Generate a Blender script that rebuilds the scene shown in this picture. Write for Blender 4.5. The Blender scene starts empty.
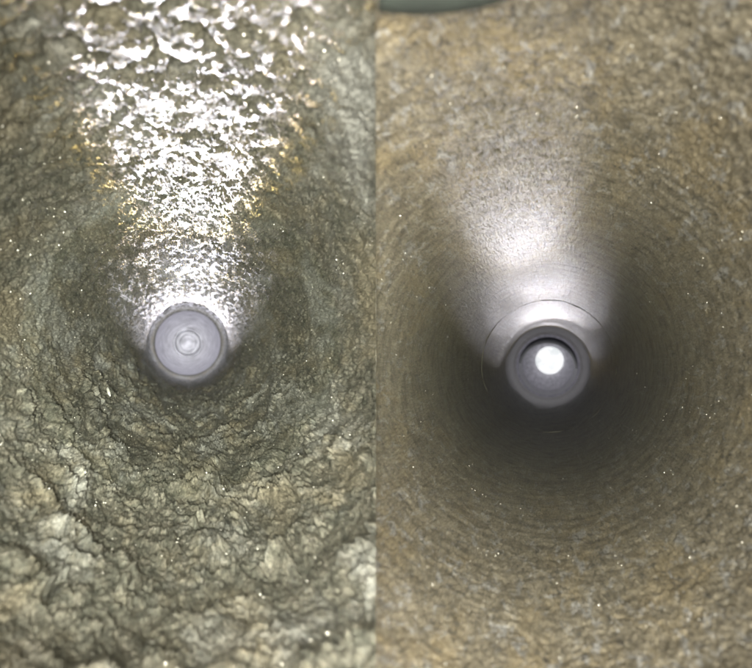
import bpy, bmesh, math, random
import numpy as np
from mathutils import Vector, Matrix

# ------------------------------------------------------------------ camera, world, lights
sc = bpy.context.scene
col = sc.collection
F = 900.0                      # focal length in photo pixels (photo 752 x 668)
CX, CY = 376.0, 334.0
R = 0.05                       # bore radius, metres

cam_d = bpy.data.cameras.new("camera")
cam = bpy.data.objects.new("camera", cam_d)
col.objects.link(cam)
cam.rotation_euler = (math.radians(90), 0, 0)
cam_d.sensor_width = 36.0
cam_d.lens = F / 752.0 * 36.0
cam_d.clip_start = 0.002
cam_d.clip_end = 50
cam_d.dof.use_dof = True
cam_d.dof.focus_distance = 0.36
cam_d.dof.aperture_fstop = (cam_d.lens / 1000.0) / 0.00115
sc.camera = cam

w = bpy.data.worlds.new("World")
sc.world = w
w.use_nodes = True
w.node_tree.nodes["Background"].inputs[0].default_value = (0.75, 0.78, 0.7, 1)
w.node_tree.nodes["Background"].inputs[1].default_value = 0.02

sc.view_settings.view_transform = 'Standard'
sc.view_settings.look = 'None'
sc.view_settings.exposure = 0
sc.view_settings.gamma = 1
sc.view_settings.use_curve_mapping = False
sc.render.engine = 'CYCLES'
sc.cycles.max_bounces = 8
sc.cycles.diffuse_bounces = 4
sc.cycles.glossy_bounces = 4
sc.cycles.volume_bounces = 1
sc.cycles.sample_clamp_indirect = 4.0
sc.cycles.sample_clamp_direct = 0


def frame(px, py):
    """bore frame: axis through the camera towards a vanishing point"""
    a = Vector(((px - CX) / F, 1.0, -(py - CY) / F)).normalized()
    u = a.cross(Vector((0, 0, 1))).normalized()
    v = u.cross(a).normalized()
    return a, u, v


AXL = frame(188, 343)
AXR = frame(548, 366)


def at(ax, z, x=0.0, y=0.0):
    a, u, v = ax
    return a * z + u * x + v * y


def lamp(name, kind, loc, aim, energy, color, **kw):
    d = bpy.data.lights.new(name, kind)
    d.energy = energy
    d.color = color
    for k, val in kw.items():
        setattr(d, k, val)
    o = bpy.data.objects.new(name, d)
    col.objects.link(o)
    o.location = loc
    o.rotation_euler = (Vector(aim) - Vector(loc)).to_track_quat('-Z', 'Y').to_euler()
    return o


# ring of small inspection LEDs round the lens
for k in range(6):
    t = math.radians(30 + 60 * k)
    p = (0.6 * R * math.sin(t), -0.012, 0.6 * R * math.cos(t))
    lamp("inspection_light", 'SPOT', p, (p[0] * 0.6, 1, p[2] * 0.6 - 0.02), 1.28 - 0.30 * math.cos(t), (1.0, 0.98, 0.90),
         spot_size=math.radians(74), spot_blend=1.0, shadow_soft_size=0.006)

# narrow fill spots by the lens, added to brighten the depth of each bore
for ang, watt in ((13, 130.0), (22, 42.0), (34, 9.0)):
    lamp("lens_beam", 'SPOT', (-0.004, -0.01, -0.004), at(AXL, 1.0), watt, (0.97, 1.0, 0.89), spot_size=math.radians(ang), spot_blend=1.0, shadow_soft_size=0.004)
lamp("lens_beam", 'SPOT', (0.004, -0.01, -0.012), at(AXR, 1.0), 3.2, (1.0, 1.0, 0.92), spot_size=math.radians(34), spot_blend=1.0, shadow_soft_size=0.004)

# spots added at the far ends, aimed to shape the sheen on each crown
L_END = 30.0 * R
R_END = 26.4 * R


def crown_spot(ax, L, sx, slope, half, energy, color, blend, name, y=-0.90):
    src = at(ax, L, 0, y * R)
    aim = at(ax, L - 1.0, sx, y * R + slope)
    return lamp(name, 'SPOT', src, aim, energy, color, spot_size=2 * half, spot_blend=blend, shadow_soft_size=0.004)


# side slope, up slope, half angle, watts, softness of the edge
BEAM_R = ((-0.050, 0.190, 0.114, 0.62, 0.25), (-0.008, 0.176, 0.092, 0.62, 0.25), (-0.009, 0.090, 0.021, 4.8, 0.9), (0, 0.30, 0.22, 0.35, 0.4), (-0.006, 0.118, 0.034, 0.9, 0.9))
BEAM_L = ((-0.060, 0.188, 0.120, 2.4, 0.3), (0.060, 0.188, 0.120, 2.4, 0.3), (0, 0.0730, 0.018, 115.0, 0.8), (0, 0.100, 0.030, 11.0, 0.9), (0, 0.55, 0.50, 0.12, 0.6))
COOL, WARM = (0.86, 0.86, 1.0), (1.0, 0.72, 0.22)
for nm, ax, L, beam, glow in (("right", AXR, R_END, BEAM_R, 1.5), ("left", AXL, L_END, BEAM_L, 1.8)):
    for i, (sx, sl, ha, en, bl) in enumerate(beam):
        crown_spot(ax, L - 0.5 * R, sx, sl, ha, en, COOL, bl, "far_torch_" + nm)
        crown_spot(ax, L - 0.5 * R, sx, sl, ha * (1.05 if i < 2 else 1.3), en * 0.18, WARM, bl, "far_torch_halo_" + nm)  # dim warm copy, added to tint the sheen's edge yellow
lamp("far_glow_right", 'SPOT', at(AXR, R_END - 7 * R), at(AXR, R_END + 1), 2.2, COOL, shadow_soft_size=0.01, spot_size=math.radians(36), spot_blend=1.0)  # unseen fill spot added to brighten the end fitting
lamp("far_glow_left", 'SPOT', at(AXL, L_END - 8 * R), at(AXL, L_END + 1), 11.0, COOL, shadow_soft_size=0.01, spot_size=math.radians(34), spot_blend=1.0)  # unseen fill spot added to lift the end bowl
lamp("far_glow_left", 'POINT', at(AXL, L_END - 2 * R), (0, 0, 0), 0.10, COOL, shadow_soft_size=0.02)  # small point fill added for the wall near the bowl


# ------------------------------------------------------------------ helpers
def tag(o, label=None, cat=None, group=None, kind=None):
    for k, val in (("label", label), ("category", cat), ("group", group), ("kind", kind)):
        if val:
            o[k] = val
    return o


def empty(name, loc=(0, 0, 0)):
    o = bpy.data.objects.new(name, None)
    o.empty_display_size = 0.01
    col.objects.link(o)
    o.location = loc
    return o


def link(name, me, mat, parent=None, smooth=True):
    o = bpy.data.objects.new(name, me)
    col.objects.link(o)
    if mat and not me.materials:
        me.materials.append(mat)
    if smooth:
        me.polygons.foreach_set("use_smooth", np.ones(len(me.polygons), dtype=bool))
    if parent:
        o.parent = parent
    return o


def mesh_np(name, verts, quads):
    me = bpy.data.meshes.new(name)
    n, m, k = len(verts), len(quads), quads.shape[1]
    me.vertices.add(n)
    me.vertices.foreach_set("co", np.ascontiguousarray(verts, dtype=np.float32).ravel())
    me.loops.add(m * k)
    me.loops.foreach_set("vertex_index", np.ascontiguousarray(quads, dtype=np.int32).ravel())
    me.polygons.add(m)
    me.polygons.foreach_set("loop_start", np.arange(0, m * k, k, dtype=np.int32))
    me.update(calc_edges=True)
    return me


def hash3(i, j, k, seed):
    h = (i * 374761393 + j * 668265263 + k * 2147483647 + seed * 974634533) & 0xFFFFFFFF
    h = ((h ^ (h >> 13)) * 1274126177) & 0xFFFFFFFF
    h = ((h ^ (h >> 16)) * 2246822519) & 0xFFFFFFFF
    return (h ^ (h >> 15)) & 0xFFFFFFFF


def perlin(p, seed=0):
    p = np.asarray(p, dtype=np.float64)
    i = np.floor(p).astype(np.int64)
    f = p - i
    s = f * f * f * (f * (f * 6 - 15) + 10)
    out = 0.0
    for dx in (0, 1):
        for dy in (0, 1):
            for dz in (0, 1):
                h = hash3(i[:, 0] + dx, i[:, 1] + dy, i[:, 2] + dz, seed)
                gx = ((h & 1023) / 511.5 - 1)
                gy = (((h >> 10) & 1023) / 511.5 - 1)
                gz = (((h >> 20) & 1023) / 511.5 - 1)
                d = gx * (f[:, 0] - dx) + gy * (f[:, 1] - dy) + gz * (f[:, 2] - dz)
                wx = s[:, 0] if dx else 1 - s[:, 0]
                wy = s[:, 1] if dy else 1 - s[:, 1]
                wz = s[:, 2] if dz else 1 - s[:, 2]
                out = out + d * wx * wy * wz
    return out * 1.3


def worley(p, seed=0):
    i = np.floor(p).astype(np.int64)
    best = np.full(len(p), 9.0)
    for dx in (-1, 0, 1):
        for dy in (-1, 0, 1):
            for dz in (-1, 0, 1):
                c = i + np.array((dx, dy, dz))
                h = hash3(c[:, 0], c[:, 1], c[:, 2], seed)
                q = np.stack((c[:, 0] + (h & 1023) / 1023.0, c[:, 1] + ((h >> 10) & 1023) / 1023.0,
                              c[:, 2] + ((h >> 20) & 1023) / 1023.0), 1)
                best = np.minimum(best, ((p - q) ** 2).sum(1))
    return np.sqrt(best)


def smoothstep(a, b, x):
    t = np.clip((x - a) / (b - a), 0, 1)
    return t * t * (3 - 2 * t)


def bore_grid(ax, r0, r1, nr, nt):
    """rows evenly spaced in log distance; returns pixel radius, angle, axial distance"""
    rr = np.exp(np.linspace(math.log(r1), math.log(r0), nr))
    th = np.linspace(0, 2 * math.pi, nt, endpoint=False)
    rg, tg = np.meshgrid(rr, th, indexing='ij')
    return rg.ravel(), tg.ravel()


def bore_mesh(name, ax, rg, tg, nr, nt, rad, side):
    a, u, v = (np.array(q) for q in ax)
    z = R * F / rg
    P = z[:, None] * a + (rad * np.sin(tg))[:, None] * u + (rad * np.cos(tg))[:, None] * v
    idx = np.arange(nr * nt).reshape(nr, nt)
    nx = np.roll(idx, -1, axis=1)
    q = np.stack((idx[:-1], nx[:-1], nx[1:], idx[1:]), -1).reshape(-1, 4)
    keep = (P[q, 0] * side > 0).any(axis=1)        # the two bores meet on the plane x = 0
    q = q[keep]
    P[:, 0] = np.where(P[:, 0] * side < 0, 0.0, P[:, 0])
    used = np.unique(q)
    remap = np.zeros(len(P), dtype=np.int64)
    remap[used] = np.arange(len(used))
    return mesh_np(name, P[used], remap[q])


# ------------------------------------------------------------------ materials
def new_mat(name):
    m = bpy.data.materials.new(name)
    m.use_nodes = True
    nt = m.node_tree
    return m, nt, nt.nodes, nt.links, nt.nodes["Principled BSDF"]


def noise_node(nt, scale, detail=6, rough=0.6, vec=None, dist=0.0):
    n = nt.nodes.new("ShaderNodeTexNoise")
    n.inputs["Scale"].default_value = scale
    n.inputs["Detail"].default_value = detail
    n.inputs["Roughness"].default_value = rough
    n.inputs["Distortion"].default_value = dist
    if vec is not None:
        nt.links.new(vec, n.inputs["Vector"])
    return n.outputs[0]


def ramp(nt, fac, stops):
    n = nt.nodes.new("ShaderNodeValToRGB")
    el = n.color_ramp.elements
    while len(el) < len(stops):
        el.new(0.5)
    for e, (p, c) in zip(el, stops):
        e.position = p
        e.color = (*c, 1) if len(c) == 3 else c
    nt.links.new(fac, n.inputs[0])
    return n.outputs[0]


def mix(nt, fac, a, b, mode='MIX'):
    n = nt.nodes.new("ShaderNodeMix")
    n.data_type = 'RGBA'
    n.blend_type = mode
    for sock, val in ((n.inputs[0], fac), (n.inputs[6], a), (n.inputs[7], b)):
        if isinstance(val, (int, float)):
            sock.default_value = val
        elif isinstance(val, tuple):
            sock.default_value = (*val, 1)
        else:
            nt.links.new(val, sock)
    return n.outputs[2]


def bump(nt, height, strength, dist, prev=None):
    n = nt.nodes.new("ShaderNodeBump")
    n.inputs["Strength"].default_value = strength
    n.inputs["Distance"].default_value = dist
    nt.links.new(height, n.inputs["Height"])
    if prev is not None:
        nt.links.new(prev, n.inputs["Normal"])
    return n.outputs[0]


def scaled_vec(nt, ax, sz):
    """object coordinates turned into the bore's own frame, the axial one scaled"""
    tc = nt.nodes.new("ShaderNodeNewGeometry").outputs["Position"]
    comb = nt.nodes.new("ShaderNodeCombineXYZ")
    for i, (d, s) in enumerate(zip((ax[1], ax[2], ax[0]), (1, 1, 1 / R))):
        dp = nt.nodes.new("ShaderNodeVectorMath")
        dp.operation = 'DOT_PRODUCT'
        nt.links.new(tc, dp.inputs[0])
        dp.inputs[1].default_value = tuple(d * s)
        o = dp.outputs["Value"]
        if i == 2:
            pw = nt.nodes.new("ShaderNodeMath")
            pw.operation = 'POWER'
            nt.links.new(o, pw.inputs[0])
            pw.inputs[1].default_value = 0.4
            ml = nt.nodes.new("ShaderNodeMath")
            ml.operation = 'MULTIPLY'
            nt.links.new(pw.outputs[0], ml.inputs[0])
            ml.inputs[1].default_value = sz * R
            o = ml.outputs[0]
        nt.links.new(o, comb.inputs[i])
    return comb.outputs[0]


def grey(c):
    return (c, c, c)


def up_mask(nt, ax, lo, hi):
    """0 low on the bore wall, 1 towards its crown"""
    tc = nt.nodes.new("ShaderNodeNewGeometry").outputs["Position"]
    dp = nt.nodes.new("ShaderNodeVectorMath")
    dp.operation = 'DOT_PRODUCT'
    nt.links.new(tc, dp.inputs[0])
    dp.inputs[1].default_value = tuple(ax[2])
    mr = nt.nodes.new("ShaderNodeMapRange")
    mr.inputs["From Min"].default_value = lo * R
    mr.inputs["From Max"].default_value = hi * R
    nt.links.new(dp.outputs["Value"], mr.inputs["Value"])
    return mr.outputs[0]


def mat_crust():
    m, nt, N, L, b = new_mat("wet_scale_crust")
    vec = scaled_vec(nt, AXL, 1.7)
    big = noise_node(nt, 55, 5, 0.6, vec, 0.4)
    mid = noise_node(nt, 330, 7, 0.72, vec, 0.3)
    fine = noise_node(nt, 1300, 4, 0.75, vec)
    c = ramp(nt, mid, [(0.30, (0.07, 0.073, 0.056)), (0.46, (0.150, 0.146, 0.112)), (0.60, (0.225, 0.210, 0.160)), (0.74, (0.36, 0.34, 0.285))])
    tan = ramp(nt, big, [(0.50, grey(0)), (0.66, grey(0.7))])
    c = mix(nt, tan, c, (0.26, 0.225, 0.150))
    pale = ramp(nt, noise_node(nt, 48, 6, 0.65, vec, 0.6), [(0.50, grey(0)), (0.68, grey(0.8))])
    c = mix(nt, pale, c, (0.345, 0.345, 0.31))
    g = ramp(nt, fine, [(0.3, grey(0.4)), (0.7, grey(1.45))])
    c = mix(nt, 1.0, c, g, 'MULTIPLY')
    L.new(c, b.inputs["Base Color"])
    b.inputs["IOR"].default_value = 1.5
    wet = up_mask(nt, AXL, 0.1, 0.7)
    pool = ramp(nt, noise_node(nt, 240, 5, 0.6, vec, 0.2), [(0.47, grey(0)), (0.55, grey(1))])
    wetp = mix(nt, wet, grey(0), pool)
    rg = mix(nt, wetp, grey(0.62), grey(0.29))
    sp = mix(nt, wetp, grey(0.30), grey(0.75))
    L.new(sp, b.inputs["Specular IOR Level"])
    L.new(rg, b.inputs["Roughness"])
    n1 = bump(nt, fine, 0.8, 0.0008)
    n2 = bump(nt, noise_node(nt, 480, 5, 0.7, vec), 0.6, 0.0014, n1)
    L.new(n2, b.inputs["Normal"])
    return m


def mat_scoured():
    m, nt, N, L, b = new_mat("scoured_mineral_film")
    vec = scaled_vec(nt, AXR, 1.5)
    big = noise_node(nt, 75, 6, 0.65, vec, 0.5)
    mid = noise_node(nt, 420, 7, 0.75, vec, 0.4)
    fine = noise_node(nt, 1900, 3, 0.75, vec)
    c = ramp(nt, mid, [(0.28, (0.09, 0.083, 0.066)), (0.42, (0.228, 0.200, 0.145)), (0.58, (0.33, 0.288, 0.212)), (0.74, (0.55, 0.53, 0.46))])
    ye = ramp(nt, big, [(0.50, grey(0)), (0.64, grey(0.55))])
    c = mix(nt, ye, c, (0.35, 0.275, 0.155))
    gr = ramp(nt, noise_node(nt, 320, 7, 0.7, vec, 0.8), [(0.54, grey(0)), (0.62, grey(0.85))])
    c = mix(nt, gr, c, (0.43, 0.425, 0.41))
    dk = ramp(nt, noise_node(nt, 800, 4, 0.75, vec), [(0.55, grey(0)), (0.64, grey(0.9))])
    c = mix(nt, dk, c, (0.11, 0.10, 0.085))
    g = ramp(nt, fine, [(0.3, grey(0.55)), (0.7, grey(1.45))])
    c = mix(nt, 1.0, c, g, 'MULTIPLY')
    dp = nt.nodes.new("ShaderNodeVectorMath")           # mixes towards olive-grey further in
    dp.operation = 'DOT_PRODUCT'
    nt.links.new(nt.nodes.new("ShaderNodeNewGeometry").outputs["Position"], dp.inputs[0])
    dp.inputs[1].default_value = tuple(AXR[0])
    mr = nt.nodes.new("ShaderNodeMapRange")
    mr.inputs["From Min"].default_value = 3.0 * R
    mr.inputs["From Max"].default_value = 9.0 * R
    mr.inputs["To Max"].default_value = 0.75
    nt.links.new(dp.outputs["Value"], mr.inputs["Value"])
    c = mix(nt, mr.outputs[0], c, (0.185, 0.187, 0.135))
    ring = noise_node(nt, 130, 5, 0.65, scaled_vec(nt, AXR, 9.0))
    c = mix(nt, 1.0, c, ramp(nt, ring, [(0.32, grey(0.62)), (0.5, grey(1.0)), (0.68, grey(1.25))]), 'MULTIPLY')
    L.new(c, b.inputs["Base Color"])
    b.inputs["IOR"].default_value = 1.5
    b.inputs["Roughness"].default_value = 0.45
    n1 = bump(nt, mid, 0.7, 0.0016)
    L.new(n1, b.inputs["Normal"])
    return m


def mat_plain(name, color, rough=0.45, metal=0.0, nscale=200, amp=0.25, bumpd=0.0003, emit=None):
    m, nt, N, L, b = new_mat(name)
    tc = nt.nodes.new("ShaderNodeTexCoord").outputs["Object"]
    n = noise_node(nt, nscale, 5, 0.6, tc)
    g = ramp(nt, n, [(0.3, grey(1 - amp)), (0.7, grey(1 + amp))])
    c = mix(nt, 1.0, color, g, 'MULTIPLY')
    L.new(c, b.inputs["Base Color"])
    b.inputs["Roughness"].default_value = rough
    b.inputs["Metallic"].default_value = metal
    if bumpd:
        L.new(bump(nt, n, 0.4, bumpd), b.inputs["Normal"])
    if emit:
        e = ramp(nt, noise_node(nt, 60, 4, 0.6, tc), [(0.35, (0.62, 0.68, 0.66)), (0.58, (1, 1, 1))])
        L.new(e, b.inputs["Emission Color"])
        b.inputs["Emission Strength"].default_value = emit
    return m


M_CRUST = mat_crust()
M_SCOUR = mat_scoured()
M_STEEL = mat_plain("grey_steel", (0.42, 0.41, 0.43), 0.4, 0.0)
M_PALE = mat_plain("pale_mottled_scale", (0.56, 0.55, 0.58), 0.6, nscale=60, amp=0.3, bumpd=0.002)
M_PLUG = mat_plain("dull_mottled_plug", (0.27, 0.265, 0.285), 0.6, nscale=60, amp=0.45, bumpd=0.002)
M_TAUPE = mat_plain("taupe_collar", (0.30, 0.28, 0.265), 0.45)
M_SLEEVE = mat_plain("grey_sleeve", (0.40, 0.39, 0.42), 0.5)
M_SHADE = mat_plain("black_seal", (0.015, 0.015, 0.018), 0.5)  # black of the crescent that paints shade in the sleeve
M_GLOW = mat_plain("lit_opening", (0.8, 0.8, 0.8), 0.5, emit=0.8)
M_LIP = mat_plain("dark_rubber", (0.02, 0.026, 0.02), 0.85)
M_CRYSTAL = mat_plain("pale_crystal", (0.75, 0.72, 0.62), 0.12, 0.6, amp=0.1, bumpd=0)
M_SILT = mat_plain("pale_fleck", (0.5, 0.49, 0.42), 0.4, bumpd=0)


# ------------------------------------------------------------------ the crusted bore (left)
def crust_radius(rg, tg):
    z = F / rg                                  # in bore radii
    P = np.stack((np.sin(tg), np.cos(tg), 1.9 * z ** 0.4), 1)
    warp = np.stack([perlin(P * 5.0, 11 + k) for k in range(3)], 1)
    warp2 = np.stack([perlin(P * 22.0, 41 + k) for k in range(3)], 1)
    Q = P + 0.07 * warp + 0.012 * warp2
    low = smoothstep(0.25, -0.55, np.cos(tg) + 0.25 * perlin(P * 2.0, 5))   # bottom carries the thick lumps

    def dome(s, seed):
        return 1.0 - np.minimum(worley(Q * s, seed), 1.0) ** 2
    h = 0.030 * perlin(P * 1.6, 1)
    n2, n5, n13, n34 = perlin(P * 2.6, 51), perlin(P * 6.5, 52), perlin(P * 16, 53), perlin(P * 40, 54)

    def terrace(k, c2, c5, c13, c34, off):
        ph = k * P[:, 2] + c2 * n2 + c5 * n5 + c13 * n13 + c34 * n34 + off
        f = ph - np.floor(ph)
        return np.where(f < 0.93, f / 0.93, (1 - f) / 0.07)
    m1 = smoothstep(-0.15, 0.25, perlin(P * 3.7, 55))
    m2 = smoothstep(-0.20, 0.20, perlin(P * 6.1, 56))
    h += (0.010 + 0.050 * low) * m1 * terrace(3.2, 1.6, 1.0, 0.28, 0.08, 0.0)
    h += (0.008 + 0.026 * low) * m2 * terrace(7.0, -1.9, 1.5, -0.55, 0.16, 0.3)
    cal = 1 - 0.5 * (1 - low) * smoothstep(90, 220, rg)          # the wet crown is smoother close by
    h += (0.018 + 0.016 * (1 - low) * smoothstep(150, 300, rg)) * dome(15.0, 3)
    h += cal * 0.013 * dome(28.0, 4)
    h += cal * 0.012 * dome(52.0, 9)
    h += cal * 0.014 * dome(105.0, 10)
    h += 0.007 * perlin(Q * 150, 8)
    far = smoothstep(24, 60, rg)
    return R * (1.05 - h * far)


tubeL = empty("crusted_tube")
tag(tubeL, "bore of tube thickly crusted with lumpy wet grey-green scale", "tube")
NR, NT = 760, 1300
rgL, tgL = bore_grid(AXL, 29.8, 1000, NR, NT)
radL = crust_radius(rgL, tgL)
crust = link("crust", bore_mesh("crust", AXL, rgL, tgL, NR, NT, radL, -1), M_CRUST, tubeL)
tag(crust, kind="stuff")


# ------------------------------------------------------------------ the scoured bore (right)
def scour_radius(rg, tg):
    z = F / rg
    P = np.stack((np.sin(tg), np.cos(tg), 1.5 * z ** 0.4), 1)
    warp = np.stack([perlin(P * 3.0, 31 + k) for k in range(3)], 1)
    Q = P + 0.06 * warp
    near = smoothstep(55, 300, rg)
    h = 0.008 * perlin(P * 2.2, 21)
    h += near * 0.006 * perlin(Q * 9, 22)
    h += (0.06 + near) * 0.004 * np.abs(perlin(Q * 28, 23))
    h += (0.10 + near) * 0.009 * (1 - np.minimum(worley(Q * 62, 24), 1.0) ** 2)
    h += (0.10 + near) * 0.007 * perlin(Q * 130, 25)
    # faint turning marks round the wall
    groove = perlin(np.stack((z * 5.0, 0.15 * np.sin(tg), 0.15 * np.cos(tg)), 1), 26)
    h += 0.004 * np.clip(np.abs(groove) * 9, 0, 1) * (1 - near)
    return R * (1.0 - h)


tubeR = empty("scoured_tube")
tag(tubeR, "bore of tube scoured to a thin tan speckled film, bright opening at its end", "tube")
NR2, NT2 = 560, 1000
rgR, tgR = bore_grid(AXR, 34.2, 1000, NR2, NT2)
radR = scour_radius(rgR, tgR)
link("wall", bore_mesh("wall", AXR, rgR, tgR, NR2, NT2, radR, 1), M_SCOUR, tubeR)


def lathe(name, ax, prof, mat, parent, n=96, t0=0.0, t1=2 * math.pi, cx=0.0, cy=0.0):
    """profile of (radius, axial distance) turned round the bore axis"""
    full = abs(t1 - t0 - 2 * math.pi) < 1e-6
    a, u, v = ax
    vs, qs = [], []
    steps = n if full else n + 1
    for i in range(steps):
        t = t0 + (t1 - t0) * i / n
        for (r, z) in (prof(t) if callable(prof) else prof):
            vs.append(tuple(a * z + u * (cx + r * math.sin(t)) + v * (cy + r * math.cos(t))))
    k = len(prof(t0) if callable(prof) else prof)
    for i in range(n):
        j = (i + 1) % steps
        for s in range(k - 1):
            qs.append((i * k + s, i * k + s + 1, j * k + s + 1, j * k + s))
    return link(name, mesh_np(name, np.array(vs), np.array(qs)), mat, parent)


def bead(ax, zc, rc, rr, mat, parent, name, n=128, sq=1.0, cx=0, cy=0):
    prof = [(rc + rr * math.cos(q), zc + rr * sq * math.sin(q)) for q in np.linspace(0, 2 * math.pi, 13)]
    return lathe(name, ax, prof, mat, parent, n, cx=cx, cy=cy)


def pxr(r, z):
    return r * z / F


zj = R * F / 65
jr = bead(AXR, zj, R * 1.0, 0.012 * R, M_SCOUR, tubeR, "joint_ring", 256, sq=5)
jc = np.array([q.co for q in jr.data.vertices])
jax, jo = np.array(AXR[0]), jc - np.outer(jc @ np.array(AXR[0]), np.array(AXR[0]))
jc = jc + jo * (0.008 * perlin(jo * 70, 61) + 0.005 * perlin(jo * 260, 62))[:, None] + jax * (0.004 * perlin(jo * 90, 63))[:, None]
jr.data.vertices.foreach_set("co", jc.astype(np.float32).ravel())
# end fitting
ze = R * F / 34.2
lathe("end_collar", AXR, [(R * 1.006, 20.6 * R), (R * 0.996, 22.0 * R), (R * 0.985, ze - 0.2 * R), (R * 0.955, ze), (R * 0.93, ze + 0.1 * R), (R * 0.92, ze + 0.6 * R)], M_TAUPE, tubeR)
lathe("end_step", AXR, [(R * 0.92, ze + 0.6 * R), (R * 0.86, ze + 0.7 * R), (R * 0.85, ze + 0.8 * R)], M_SLEEVE, tubeR)
zo = 30 * R
lathe("end_sleeve", AXR, [(R * 0.85, ze + 0.8 * R), (R * 0.84, ze + 3 * R), (R * 0.80, zo - 0.5 * R), (R * 0.78, zo), (0.3 * R, zo + 0.02 * R), (0.0001, zo + 0.02 * R)], M_SLEEVE, tubeR)


def shade_prof(t):  # tapered dark crescent standing in for shade at the sleeve's top
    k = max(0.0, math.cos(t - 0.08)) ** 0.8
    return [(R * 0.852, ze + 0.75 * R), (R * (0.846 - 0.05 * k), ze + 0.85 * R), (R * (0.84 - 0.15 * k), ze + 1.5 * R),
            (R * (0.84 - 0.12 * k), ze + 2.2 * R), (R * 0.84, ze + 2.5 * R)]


lathe("seal", AXR, shade_prof, M_SHADE, tubeR, 64, math.radians(-85), math.radians(95))
lathe("lit_opening", AXR, [(pxr(13.6, zo), zo - 0.05 * R), (pxr(12.6, zo), zo - 0.12 * R), (0.0001, zo - 0.12 * R)], M_GLOW, tubeR, 48,
      cx=pxr(1.6, zo), cy=pxr(5.5, zo))


# ------------------------------------------------------------------ far end of the crusted bore
zl = 30.0 * R


def bowl(q):
    return (R * 1.04 * math.cos(q), zl - 0.2 * R + 6.0 * R * math.sin(q))


QB = [math.radians(x) for x in np.linspace(0, 58, 30)]
lathe("end_bowl", AXL, [bowl(q) for q in QB], M_PALE, tubeL)
rb, zb = bowl(QB[-1])
lathe("end_ring", AXL, [(rb * 1.01, zb - 0.03 * R), (rb * 0.97, zb - 0.10 * R), (rb * 0.90, zb - 0.10 * R), (rb * 0.84, zb + 0.10 * R), (rb * 0.82, zb + 0.25 * R)], M_PLUG, tubeL)
lathe("end_plug", AXL, [(rb * 0.83, zb + 0.22 * R), (rb * 0.70, zb + 0.10 * R), (rb * 0.55, zb + 0.30 * R), (rb * 0.36, zb + 0.32 * R), (rb * 0.2, zb + 0.18 * R), (0.0001, zb + 0.2 * R)], M_PLUG, tubeL)

# ------------------------------------------------------------------ thin web that closes the join of the two bores
def web():
    a, u, v = AXL
    vs, qs = [], []
    ys = np.linspace(0.03, 0.262, 40)
    for sg in (1, -1):
        base = len(vs)
        for y in ys:
            for ex in (0.0, 0.012):
                best = None
                for ax in (AXL, AXR):                       # height of either bore on the plane x = 0
                    h = 0.0
                    for _ in range(60):
                        p = Vector((0, y, sg * (h + 0.001)))
                        if (p - ax[0] * p.dot(ax[0])).length < R * 1.005:
                            h += 0.001
                        else:
                            break
                    best = h if best is None else min(best, h)
                for x in (-0.00005, 0.00005):
                    vs.append((x, y, sg * (best + ex)))
        for i in range(len(ys) - 1):
            k, n = base + 4 * i, base + 4 * (i + 1)
            for (p, q) in ((0, 1), (1, 3), (3, 2), (2, 0)):
                qs.append((k + p, k + q, n + q, n + p))
    o = link("web", mesh_np("web", np.array(vs), np.array(qs)), M_SCOUR, tubeR, smooth=False)


web()

# ------------------------------------------------------------------ dark lip over the scoured bore
def lip():
    zc = 0.088
    bm = bmesh.new()
    bmesh.ops.create_uvsphere(bm, u_segments=48, v_segments=24, radius=1)
    a, u, v = Vector((0, 1, 0)), Vector((1, 0, 0)), Vector((0, 0, 1))
    c = Vector(((420 - CX) / F * zc, zc, -(-61 - CY) / F * zc))
    sx, sz, sy = 150 / F * zc, 72 / F * zc, 0.007
    for vert in bm.verts:
        p = vert.co
        q = Vector((p.x * sx, p.y * sy, p.z * sz)) + c
        q.x = max(q.x, 0.0002)
        vert.co = q
    me = bpy.data.meshes.new("rubber_lip")
    bm.to_mesh(me)
    bm.free()
    o = link("rubber_lip", me, M_LIP)
    tag(o, "dark grey-green rounded lip hanging into top of the tan bore", "lip")


lip()


# ------------------------------------------------------------------ glinting crystals
OCT_V = np.array([(1, 0, 0), (-1, 0, 0), (0, 1, 0), (0, -1, 0), (0, 0, 1), (0, 0, -1)], dtype=float)
OCT_F = np.array([(0, 2, 4), (2, 1, 4), (1, 3, 4), (3, 0, 4), (2, 0, 5), (1, 2, 5), (3, 1, 5), (0, 3, 5)])


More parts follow.
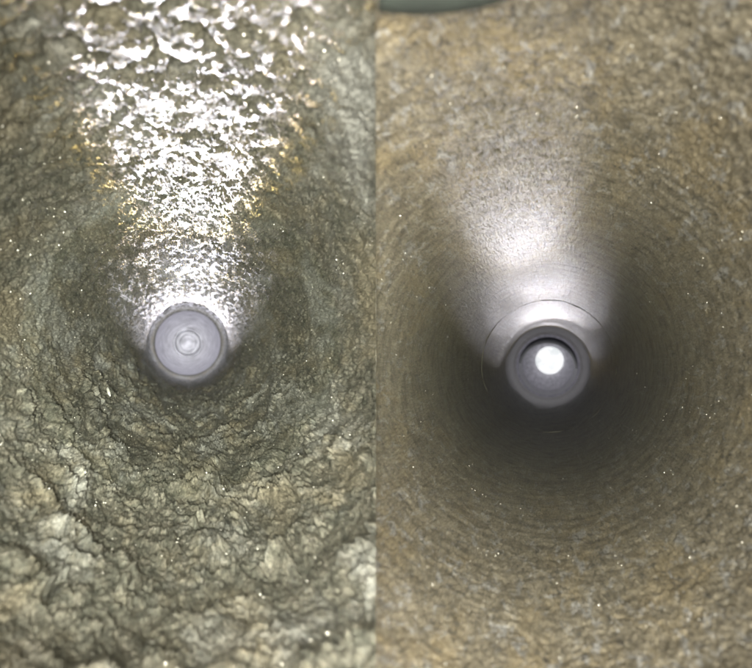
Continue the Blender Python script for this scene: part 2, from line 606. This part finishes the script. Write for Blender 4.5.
def crystals(name, ax, n, seed, side, rad_fn, parent, smin, smax, rmin=45, rmax=520):
    rng = np.random.default_rng(seed)
    rg = np.exp(rng.uniform(math.log(rmin), math.log(rmax), n * 3))
    keep = rng.uniform(0, 1, n * 3) < (rg / rmax) ** 0.3
    rg = rg[keep][:n]
    tg = rng.uniform(0, 2 * math.pi, len(rg))
    cl = perlin(np.stack((np.sin(tg), np.cos(tg), 1.5 * (F / rg) ** 0.4), 1) * 7.0, seed + 80)
    keep = cl > 0.12 + 0.12 * rng.uniform(-1, 1, len(rg))              # glints sit in clusters
    rg, tg = rg[keep], tg[keep]
    rad = rad_fn(rg, tg)
    a, u, v = (np.array(q) for q in ax)
    P = (R * F / rg)[:, None] * a + ((rad - 0.001 * R) * np.sin(tg))[:, None] * u + ((rad - 0.001 * R) * np.cos(tg))[:, None] * v
    P = P[P[:, 0] * side > 0.0008]
    m = len(P)
    s = R * (smin + (smax - smin) * rng.uniform(0, 1, m) ** 3)
    A = rng.normal(size=(m, 3, 3))
    Qm, _ = np.linalg.qr(A)
    loc = OCT_V[None] * rng.uniform(0.6, 1.3, (m, 6, 1))
    V = np.einsum('mij,mkj->mki', Qm, loc) * s[:, None, None] + P[:, None, :]
    Fc = OCT_F[None] + (np.arange(m) * 6)[:, None, None]
    o = link(name, mesh_np(name, V.reshape(-1, 3), Fc.reshape(-1, 3)), M_CRYSTAL, parent, smooth=False)
    tag(o, kind="stuff")


crystals("crystals", AXL, 7000, 3, -1, crust_radius, tubeL, 0.002, 0.010)
crystals("crystals", AXR, 5000, 4, 1, scour_radius, tubeR, 0.0015, 0.008)


# ------------------------------------------------------------------ shape of a loose bit of scale
def lump_mesh(seed):
    bm = bmesh.new()
    bmesh.ops.create_icosphere(bm, subdivisions=5, radius=1)
    co = np.array([v.co for v in bm.verts])
    d = 1 + 0.30 * perlin(co * 1.3 + seed * 5.1, seed) + 0.16 * np.abs(perlin(co * 3.1 + seed, seed + 50)) \
        + 0.10 * (1 - np.minimum(worley(co * 4.0 + seed, seed + 70), 1) ** 2) + 0.07 * np.abs(perlin(co * 8, seed + 90)) + 0.04 * perlin(co * 17, seed + 91)
    for v, k in zip(bm.verts, d):
        v.co *= k
    me = bpy.data.meshes.new("scale_lump")
    bm.to_mesh(me)
    bm.free()
    me.materials.append(M_CRUST)
    me.polygons.foreach_set("use_smooth", np.ones(len(me.polygons), dtype=bool))
    return me


a, u, v = AXL


# ------------------------------------------------------------------ pale bits lying on the crust
def stuck(name, px, py, size, label, cat, mesh, spin):
    dx, dy = px - 188, py - 343
    r, t = math.hypot(dx, dy), math.atan2(dx, -dy)
    b = float(crust_radius(np.array([r]), np.array([t]))[0])
    n = u * math.sin(t) + v * math.cos(t)
    p = a * (b * F / r) + n * (b - 0.3 * min(size))
    o = bpy.data.objects.new(name, mesh)
    col.objects.link(o)
    rot = Matrix((u * math.cos(t) - v * math.sin(t), n, a)).transposed().to_4x4()
    o.matrix_world = Matrix.Translation(p) @ rot @ Matrix.Rotation(spin, 4, 'Y') @ Matrix.Diagonal((*size, 1))
    tag(o, label, cat)


def bit_mesh(seed, mat):
    me = lump_mesh(seed)
    me.materials.clear()
    me.materials.append(mat)
    return me


stuck("fleck", 113, 390, (0.0008, 0.0007, 0.0055), "tiny pale sliver stuck to the green crust", "fleck", bit_mesh(21, M_SILT), 0.35)
stuck("scale_chip", 6, 462, (0.0014, 0.0012, 0.004), "cream chip of scale with wet glints on crusted wall", "chip", bit_mesh(22, M_SILT), 0.1)


# ------------------------------------------------------------------ mist in the crusted bore
def mist():
    m = bpy.data.materials.new("mist")
    m.use_nodes = True
    nt = m.node_tree
    nt.nodes.remove(nt.nodes["Principled BSDF"])
    pv = nt.nodes.new("ShaderNodeVolumePrincipled")
    pv.inputs["Color"].default_value = (0.86, 0.92, 0.84, 1)
    pv.inputs["Density"].default_value = 1.5
    pv.inputs["Anisotropy"].default_value = 0.25
    nt.links.new(pv.outputs[0], nt.nodes["Material Output"].inputs["Volume"])
    z0, z1 = 6.0 * R, 39 * R
    o = lathe("haze", AXL, [(0.0001, z0), (1.12 * R, z0), (1.12 * R, z1), (0.0001, z1)], m, None, 48)
    tag(o, "thin milky mist hanging in the crusted bore", "mist", kind="stuff")


mist()
